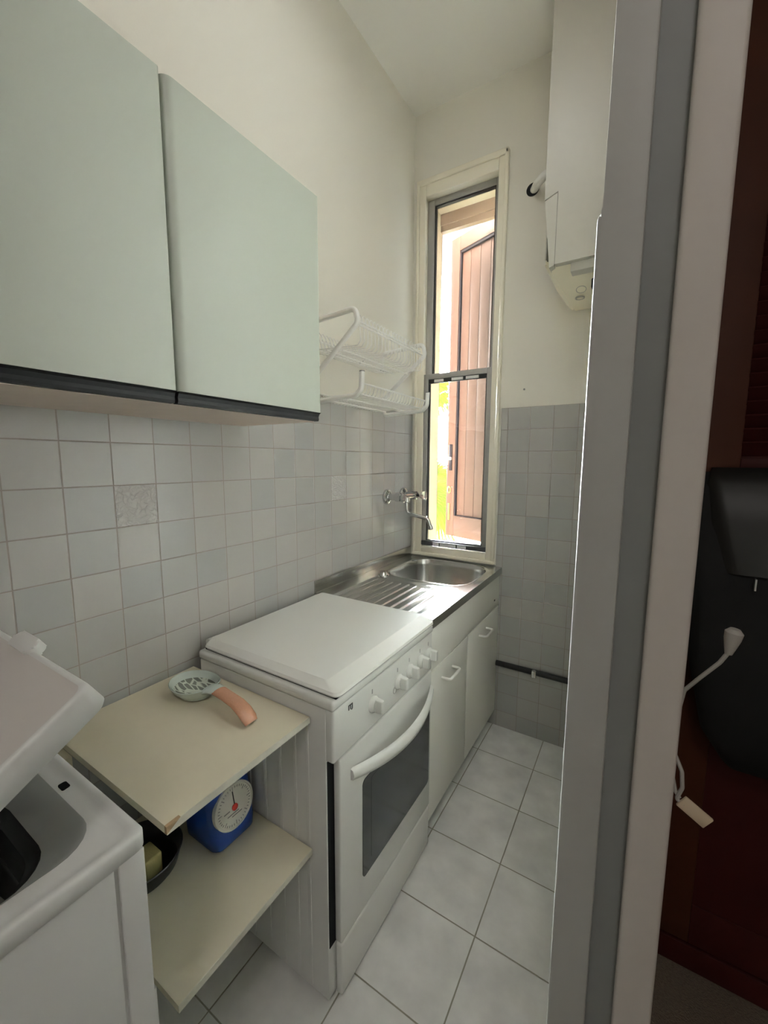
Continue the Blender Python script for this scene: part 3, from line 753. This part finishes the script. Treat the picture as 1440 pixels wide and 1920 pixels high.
# ------------------------------------------------------------------ washing machine
wm = thing('washing_machine', 'white top loading washing machine with its lid raised', 'washing machine', (.3, -2.0, 0))
wy1 = -1.718; wy0 = -2.318; wx0, wx1 = .06, .520; zw = .85
bm = bmesh.new()
box(bm, wx0, wx1 - .004, wy0, wy1, .012, .60)
def wr_(d, z, r=.016): return [(p[0], p[1], z) for p in rrect(wx0 + d, wx1 - d, wy0 + d, wy1 - d, r, 6)]
loft(bm, [wr_(.003, .60), wr_(.003, .822), wr_(-.001, .8275), wr_(-.001, .8455), wr_(.001, .849), wr_(.004, .8505), wr_(.010, .850), wr_(.014, .847), wr_(.024, .846)], cap0=False)
# opening
ring0 = wr_(.024, .846)
def op(x0, x1, y0, y1, r, z): return [(p[0], p[1], z) for p in rrect(x0, x1, y0, y1, r, 6)]
loft(bm, [ring0, op(.11, .474, -2.26, -1.752, .05, .844), op(.113, .470, -2.255, -1.755, .05, .836), op(.12, .430, -2.25, -1.761, .06, .80), op(.135, .372, -2.24, -1.772, .06, .758)])
obj('washer_body', bm, m_wash, wm, smooth=40)
bm = bmesh.new(); loft(bm, [op(.135, .372, -2.24, -1.772, .06, .758), op(.14, .367, -2.23, -1.777, .06, .748), op(.150, .357, -2.22, -1.787, .06, .742), op(.146, .361, -2.22, -1.783, .06, .735), op(.156, .351, -2.19, -1.793, .06, .70)]); obj('door_seal', bm, m_rub, wm, smooth=60)
bm = bmesh.new(); loft(bm, [op(.156, .351, -2.19, -1.793, .06, .70), op(.12, .46, -2.25, -1.78, .07, .64), op(.12, .46, -2.25, -1.82, .07, .45)], cap1=True); obj('drum', bm, m_drum, wm)
bm = bmesh.new(); box(bm, .5155, .5185, wy0 + .02, wy1 - .0405, .04, .8268, bev=.001); obj('front_panel', bm, m_wash, wm)
obj('corner_post', B(.5155, .5205, wy1 - .036, wy1 - .004, .03, .8272, bev=.002), m_wash, wm)
bm = bmesh.new(); prism(bm, rrect(.328, .346, -1.7475, -1.7365, .003, 3), 2, .8425, .8468); obj('latch_slot', bm, m_dark, wm)
for x in (.12, .46):
    for y in (wy0 + .05, wy1 - .05): bm = bmesh.new(); lathe(bm, [(.02, 0), (.02, .013)], (x, y, 0), (0, 0, 1), 14); obj('foot', bm, m_black, wm)
# lid tilted up, hinged at its near side
bm = bmesh.new(); L = .335
def lr(d, z, r): return [(p[0], p[1], z) for p in rrect(.095 + d, .503 - d, 0 + d, L - d, r, 8)]
loft(bm, [lr(.003, 0, .013), lr(.0, .004, .014), lr(.0, .033, .014), lr(.002, .0365, .014), lr(.005, .038, .013), lr(.0075, .0375, .012)], cap0=True, cap1=False)
k0 = len(bm.verts)
loft(bm, [lr(.0075, .0375, .012), lr(.010, .0370, .012)], mi=1, cap1=True)
tl = Matrix.Translation((0, -2.026, .862)) @ Matrix.Rotation(math.radians(31.5), 4, 'X')
bm.transform(tl); ld = obj('washer_lid', bm, [m_wash, m_washlid], wm, smooth=45)
bm = bmesh.new(); k = [(p[0], p[1]) for p in rrect(.262, .338, L - .010, L + .014, .0115, 8)]
prism(bm, k, 2, .026, .0425, bev=.004); bm.transform(tl); obj('lid_grip', bm, m_wash, ld)
for x in (.14, .45): obj('lid_hinge', B(x - .02, x + .02, -2.045, -2.022, .846, .872, bev=.003), m_wash, ld)

# ------------------------------------------------------------------ boiler and its pipe
bo = thing('wall_boiler', 'boxy white wall boiler high in the far right corner', 'boiler', (.84, -.15, 1.95))
bx0, bx1, by0, by1 = .686, .9945, -.30, -.006
bm = bmesh.new(); prism(bm, [(bx0 + .045, 2.045), (bx1, 2.045), (bx1, 2.94), (bx0, 2.94), (bx0, 2.270), (bx0 + .045, 2.288)], 1, by0, by0 + .045)
box(bm, bx0 + .02, bx1, by0 + .045, by1, 2.066, 2.94); box(bm, bx0, bx0 + .02, by0 + .045, by1, 2.27, 2.94)
obj('boiler_case', bm, m_boil, bo)
bm = bmesh.new()
vs = [(bx0 + .0015, by0 + .001, 2.2675), (bx0 + .0425, by0 + .001, 2.2845), (bx0 + .0425, by0 + .001, 2.042), (bx0 + .026, by0 + .001, 2.036)]
a = [bm.verts.new(v) for v in vs]; b_ = [bm.verts.new((v[0], by0 + .05, v[2])) for v in vs]
bm.faces.new(a); bm.faces.new(b_[::-1])
for i in range(4): bm.faces.new((a[i], b_[i], b_[(i + 1) % 4], a[(i + 1) % 4]))
obj('corner_flap', bm, m_boil, bo)
obj('side_skirt', B(bx0, bx0 + .004, by0 + .052, by1, 2.09, 2.2695), m_boil, bo)
# tapering lower shell
bm = bmesh.new()
top = [(bx0 + .001, by0 + .006), (bx1, by0 + .006), (bx1, by1), (bx0 + .001, by1)]
bot = [(bx0 + .075, -.155), (bx1, -.155), (bx1, by1), (bx0 + .075, by1)]
mid = [(bx0 + .052, -.205), (bx1, -.205), (bx1, by1), (bx0 + .052, by1)]
loft(bm, [[(x, y, 2.089 if i in (0, 3) and False else 2.064) for i, (x, y) in enumerate(top)], [(x, y, 1.985) for x, y in mid], [(x, y, 1.962) for x, y in bot]], cap0=True, cap1=True)
ve = [e_ for e_ in bm.edges]
bmesh.ops.bevel(bm, geom=ve, offset=.008, segments=2, affect='EDGES', clamp_overlap=True)
sl = obj('lower_shell', bm, m_boilc, bo, smooth=40)
obj('burner_cover', B(.782, bx1, by0 + .018, by0 + .09, 2.014, 2.066, bev=.003), m_boil, bo)
bm = bmesh.new(); nrm = Vector((0, -.72, -.69)).normalized()
tube(bm, [(.810 + .017 * math.cos(t), -.192 + .015 * math.sin(t), 1.9785 - .0069 * math.sin(t)) for t in [k * PI / 12 for k in range(24)]], .0012, 6, closed=True)
obj('knockout_ring', bm, m_boil, sl)
bm = bmesh.new(); lathe(bm, [(.017, -.004), (.017, .0008), (.012, .0008), (.011, -.003), (0, -.003)], (.802, -.150, 1.962), (0, 0, -1), 24); obj('pipe_socket', bm, m_boil, sl)
bm = bmesh.new(); box(bm, .846, .872, -.222, -.195, 1.968, 2.018, bev=.004); obj('valve', bm, m_black, sl)
bm = bmesh.new(); box(bm, bx0 + .043, bx0 + .0448, by0 - .0006, by0 + .01, 2.045, 2.288); obj('seam', bm, m_gap, bo)
fp_ = thing('flue_pipe', 'short white pipe from the wall hole into the boiler', 'pipe', (.57, 0, 2.5))
bm = bmesh.new(); tube(bm, [(.572, .01, 2.498), (.596, -.045, 2.486), (.632, -.08, 2.487), (.705, -.11, 2.50)], .0165, 16, fil=.03); obj('pipe', bm, m_white, fp_)
bm = bmesh.new(); lathe(bm, [(.027, 0), (.027, .0015), (0, .0015)], (.570, 0, 2.497), (0, -1, 0), 24); obj('wall_hole', bm, m_black, fp_)

bm = bmesh.new(); lathe(bm, [(.0045, 0), (.0045, .0012), (.002, .0015), (0, .0005)], (.5716, 0, 1.6625), (0, -1, 0), 14)
tag(obj('wall_plug', bm, m_inkg), 'tiny grey wall plug above the tile edge right of the window', 'wall plug')

# gas pipe
gp = thing('gas_pipe', 'dark horizontal gas pipe low on the tiled back wall', 'pipe', (.73, -.02, .34))
bm = bmesh.new(); tube(bm, [(.4995, -.021, .341), (.994, -.021, .341)], .0135, 14); obj('pipe', bm, m_pipe, gp)
bm = bmesh.new(); lathe(bm, [(.010, 0), (.012, .004), (.012, .03), (.008, .034)], (.683, -.034, .355), (0, 0, -1), 14); box(bm, .677, .689, -.036, -.006, .318, .330); obj('valve', bm, m_chrome, gp)

# ------------------------------------------------------------------ dark room on the right
wd = thing('wardrobe', 'dark mahogany louvred wardrobe in the dim room at the right', 'wardrobe', (1.6, -.4, 0))
wyf = -.745
obj('carcass', B(1.105, 2.19, wyf + .022, -.01, .001, 2.7), m_mahog, wd)
bm = bmesh.new(); box(bm, 1.105, 1.150, wyf - .006, wyf + .022, .02, 2.7, bev=.003); box(bm, 1.150, 2.19, wyf - .004, wyf + .022, .001, .07, bev=.003); box(bm, 1.15, 2.19, wyf - .004, wyf + .022, 2.62, 2.7); obj('face_frame', bm, m_mahog, wd)
for (a, b) in ((1.152, 1.655), (1.660, 2.165)):
    bm = bmesh.new(); y0, y1 = wyf, wyf + .021
    box(bm, a, a + .085, y0, y1, .075, 2.615, bev=.002, mi=1); box(bm, b - .085, b, y0, y1, .075, 2.615, bev=.002, mi=1)
    for z0_, z1_ in ((.075, .19), (1.30, 1.345), (2.53, 2.615)): box(bm, a + .085, b - .085, y0, y1, z0_, z1_, bev=.002)
    box(bm, a + .085, b - .085, y0 + .004, y1 - .004, .19, 1.30)
    z = 1.355
    while z < 2.52:
        box(bm, a + .084, b - .084, -.0025, .0025, -.019, .019); xform(bm, len(bm.verts) - 8, Matrix.Translation((0, y0 + .0105, z + .012)) @ Matrix.Rotation(math.radians(40), 4, 'X')); z += .030
    obj('louvred_door', bm, [m_mahog, m_mahogl], wd)
bg_ = thing('shoulder_bag', 'black bag hanging against the dark wardrobe', 'bag', (1.30, -.80, .63))
bm = bmesh.new()
def bl(z, x0, x1, d): return [(p[0] - .016, p[1], z) for p in rrect(x0, x1, wyf - .008 - d, wyf - .007, min(d, x1 - x0) * .45, 5)]
loft(bm, [bl(.62, 1.285, 1.50, .03), bl(.65, 1.265, 1.53, .07), bl(.72, 1.222, 1.55, .10), bl(.80, 1.205, 1.56, .11), bl(.92, 1.178, 1.56, .11), bl(1.05, 1.165, 1.56, .10), bl(1.18, 1.162, 1.56, .08), bl(1.28, 1.172, 1.55, .05), bl(1.315, 1.185, 1.54, .02)], cap0=True, cap1=True)
obj('bag_body', bm, m_bag, bg_, smooth=60)
bm = bmesh.new()
loft(bm, [bl(1.10, 1.215, 1.55, .100), bl(1.20, 1.195, 1.562, .090), bl(1.29, 1.19, 1.555, .062), bl(1.325, 1.20, 1.545, .025)], cap0=True, cap1=True); obj('bag_flap', bm, m_bagg, bg_, smooth=60)
for (x, z) in ((1.262, 1.085), (1.312, 1.06)): obj('buckle', B(x, x + .003, wyf - .121, wyf - .108, z - .012, z + .012), m_steel2, bg_)
cc = thing('charger_cable', 'white charger cable looped at the door frame edge', 'cable', (1.11, -1.40, .93))
bm = bmesh.new(); tube(bm, [(1.1435, -1.395, 1.128), (1.136, -1.395, 1.112), (1.1205, -1.395, 1.090), (1.107, -1.392, 1.068), (1.1015, -1.388, 1.02), (1.1040, -1.390, .985), (1.1125, -1.393, .966), (1.1145, -1.393, .945), (1.1095, -1.393, .928), (1.118, -1.395, .926)], .0023, 8, fil=.01); obj('cord', bm, m_cord, cc)
bm = bmesh.new(); tube(bm, [(1.1045, -1.390, .984), (1.1035, -1.388, .958), (1.1085, -1.391, .936), (1.113, -1.393, .931)], .0022, 8, fil=.01); obj('cord_loop', bm, m_cord, cc)
bm = bmesh.new(); lathe(bm, [(.0035, 0), (.0055, .008), (.0078, .018), (.0085, .026), (.005, .030)], (1.1425, -1.395, 1.124), (.12, 0, 1), 14); obj('plug', bm, m_cord, cc)
bm = bmesh.new(); box(bm, -.0085, .0085, -.002, .002, -.033, .0, bev=.0012); bm.transform(Matrix.Translation((1.114, -1.395, .930)) @ Matrix.Rotation(math.radians(-58), 4, 'Y')); obj('strap_tag', bm, m_tag, cc)

# ------------------------------------------------------------------ added kitchen lamp above the frame, brightens the room
kl = thing('added_kitchen_lamp', 'added unseen ceiling lamp over the stove for fill light', 'lamp', (.62, -1.05, 3.0))
bm = bmesh.new(); lathe(bm, [(.17, 0), (.17, .03), (.14, .045), (0, .05)], (.62, -1.05, 3.0), (0, 0, -1), 32); obj('added_lamp_shade', bm, m_added_lamp, kl)
kdt = bpy.data.lights.new('added_kitchen_lamp', 'AREA'); ko = bpy.data.objects.new('added_kitchen_light', kdt); C.objects.link(ko)
kdt.shape = 'DISK'; kdt.size = .34; kdt.energy = KITCHEN_FILL; kdt.color = (.96, .98, 1); ko.location = (.62, -1.05, 2.945)

# ------------------------------------------------------------------ added hall lamp behind the viewer, fill light only
lmp = thing('added_hall_lamp', 'added unseen ceiling lamp in the hall for fill light', 'lamp', (1.35, -2.9, 3.0))
bm = bmesh.new(); lathe(bm, [(.20, 0), (.20, .03), (.17, .045), (0, .05)], (1.35, -2.9, 3.0), (0, 0, -1), 32); obj('added_lamp_shade', bm, m_added_lamp, lmp)
ldt = bpy.data.lights.new('added_hall_light', 'AREA'); lo = bpy.data.objects.new('added_hall_light', ldt); C.objects.link(lo)
ldt.shape = 'DISK'; ldt.size = .4; ldt.energy = HALL_FILL; ldt.color = (1, .96, .90); lo.location = (1.35, -2.9, 2.945)
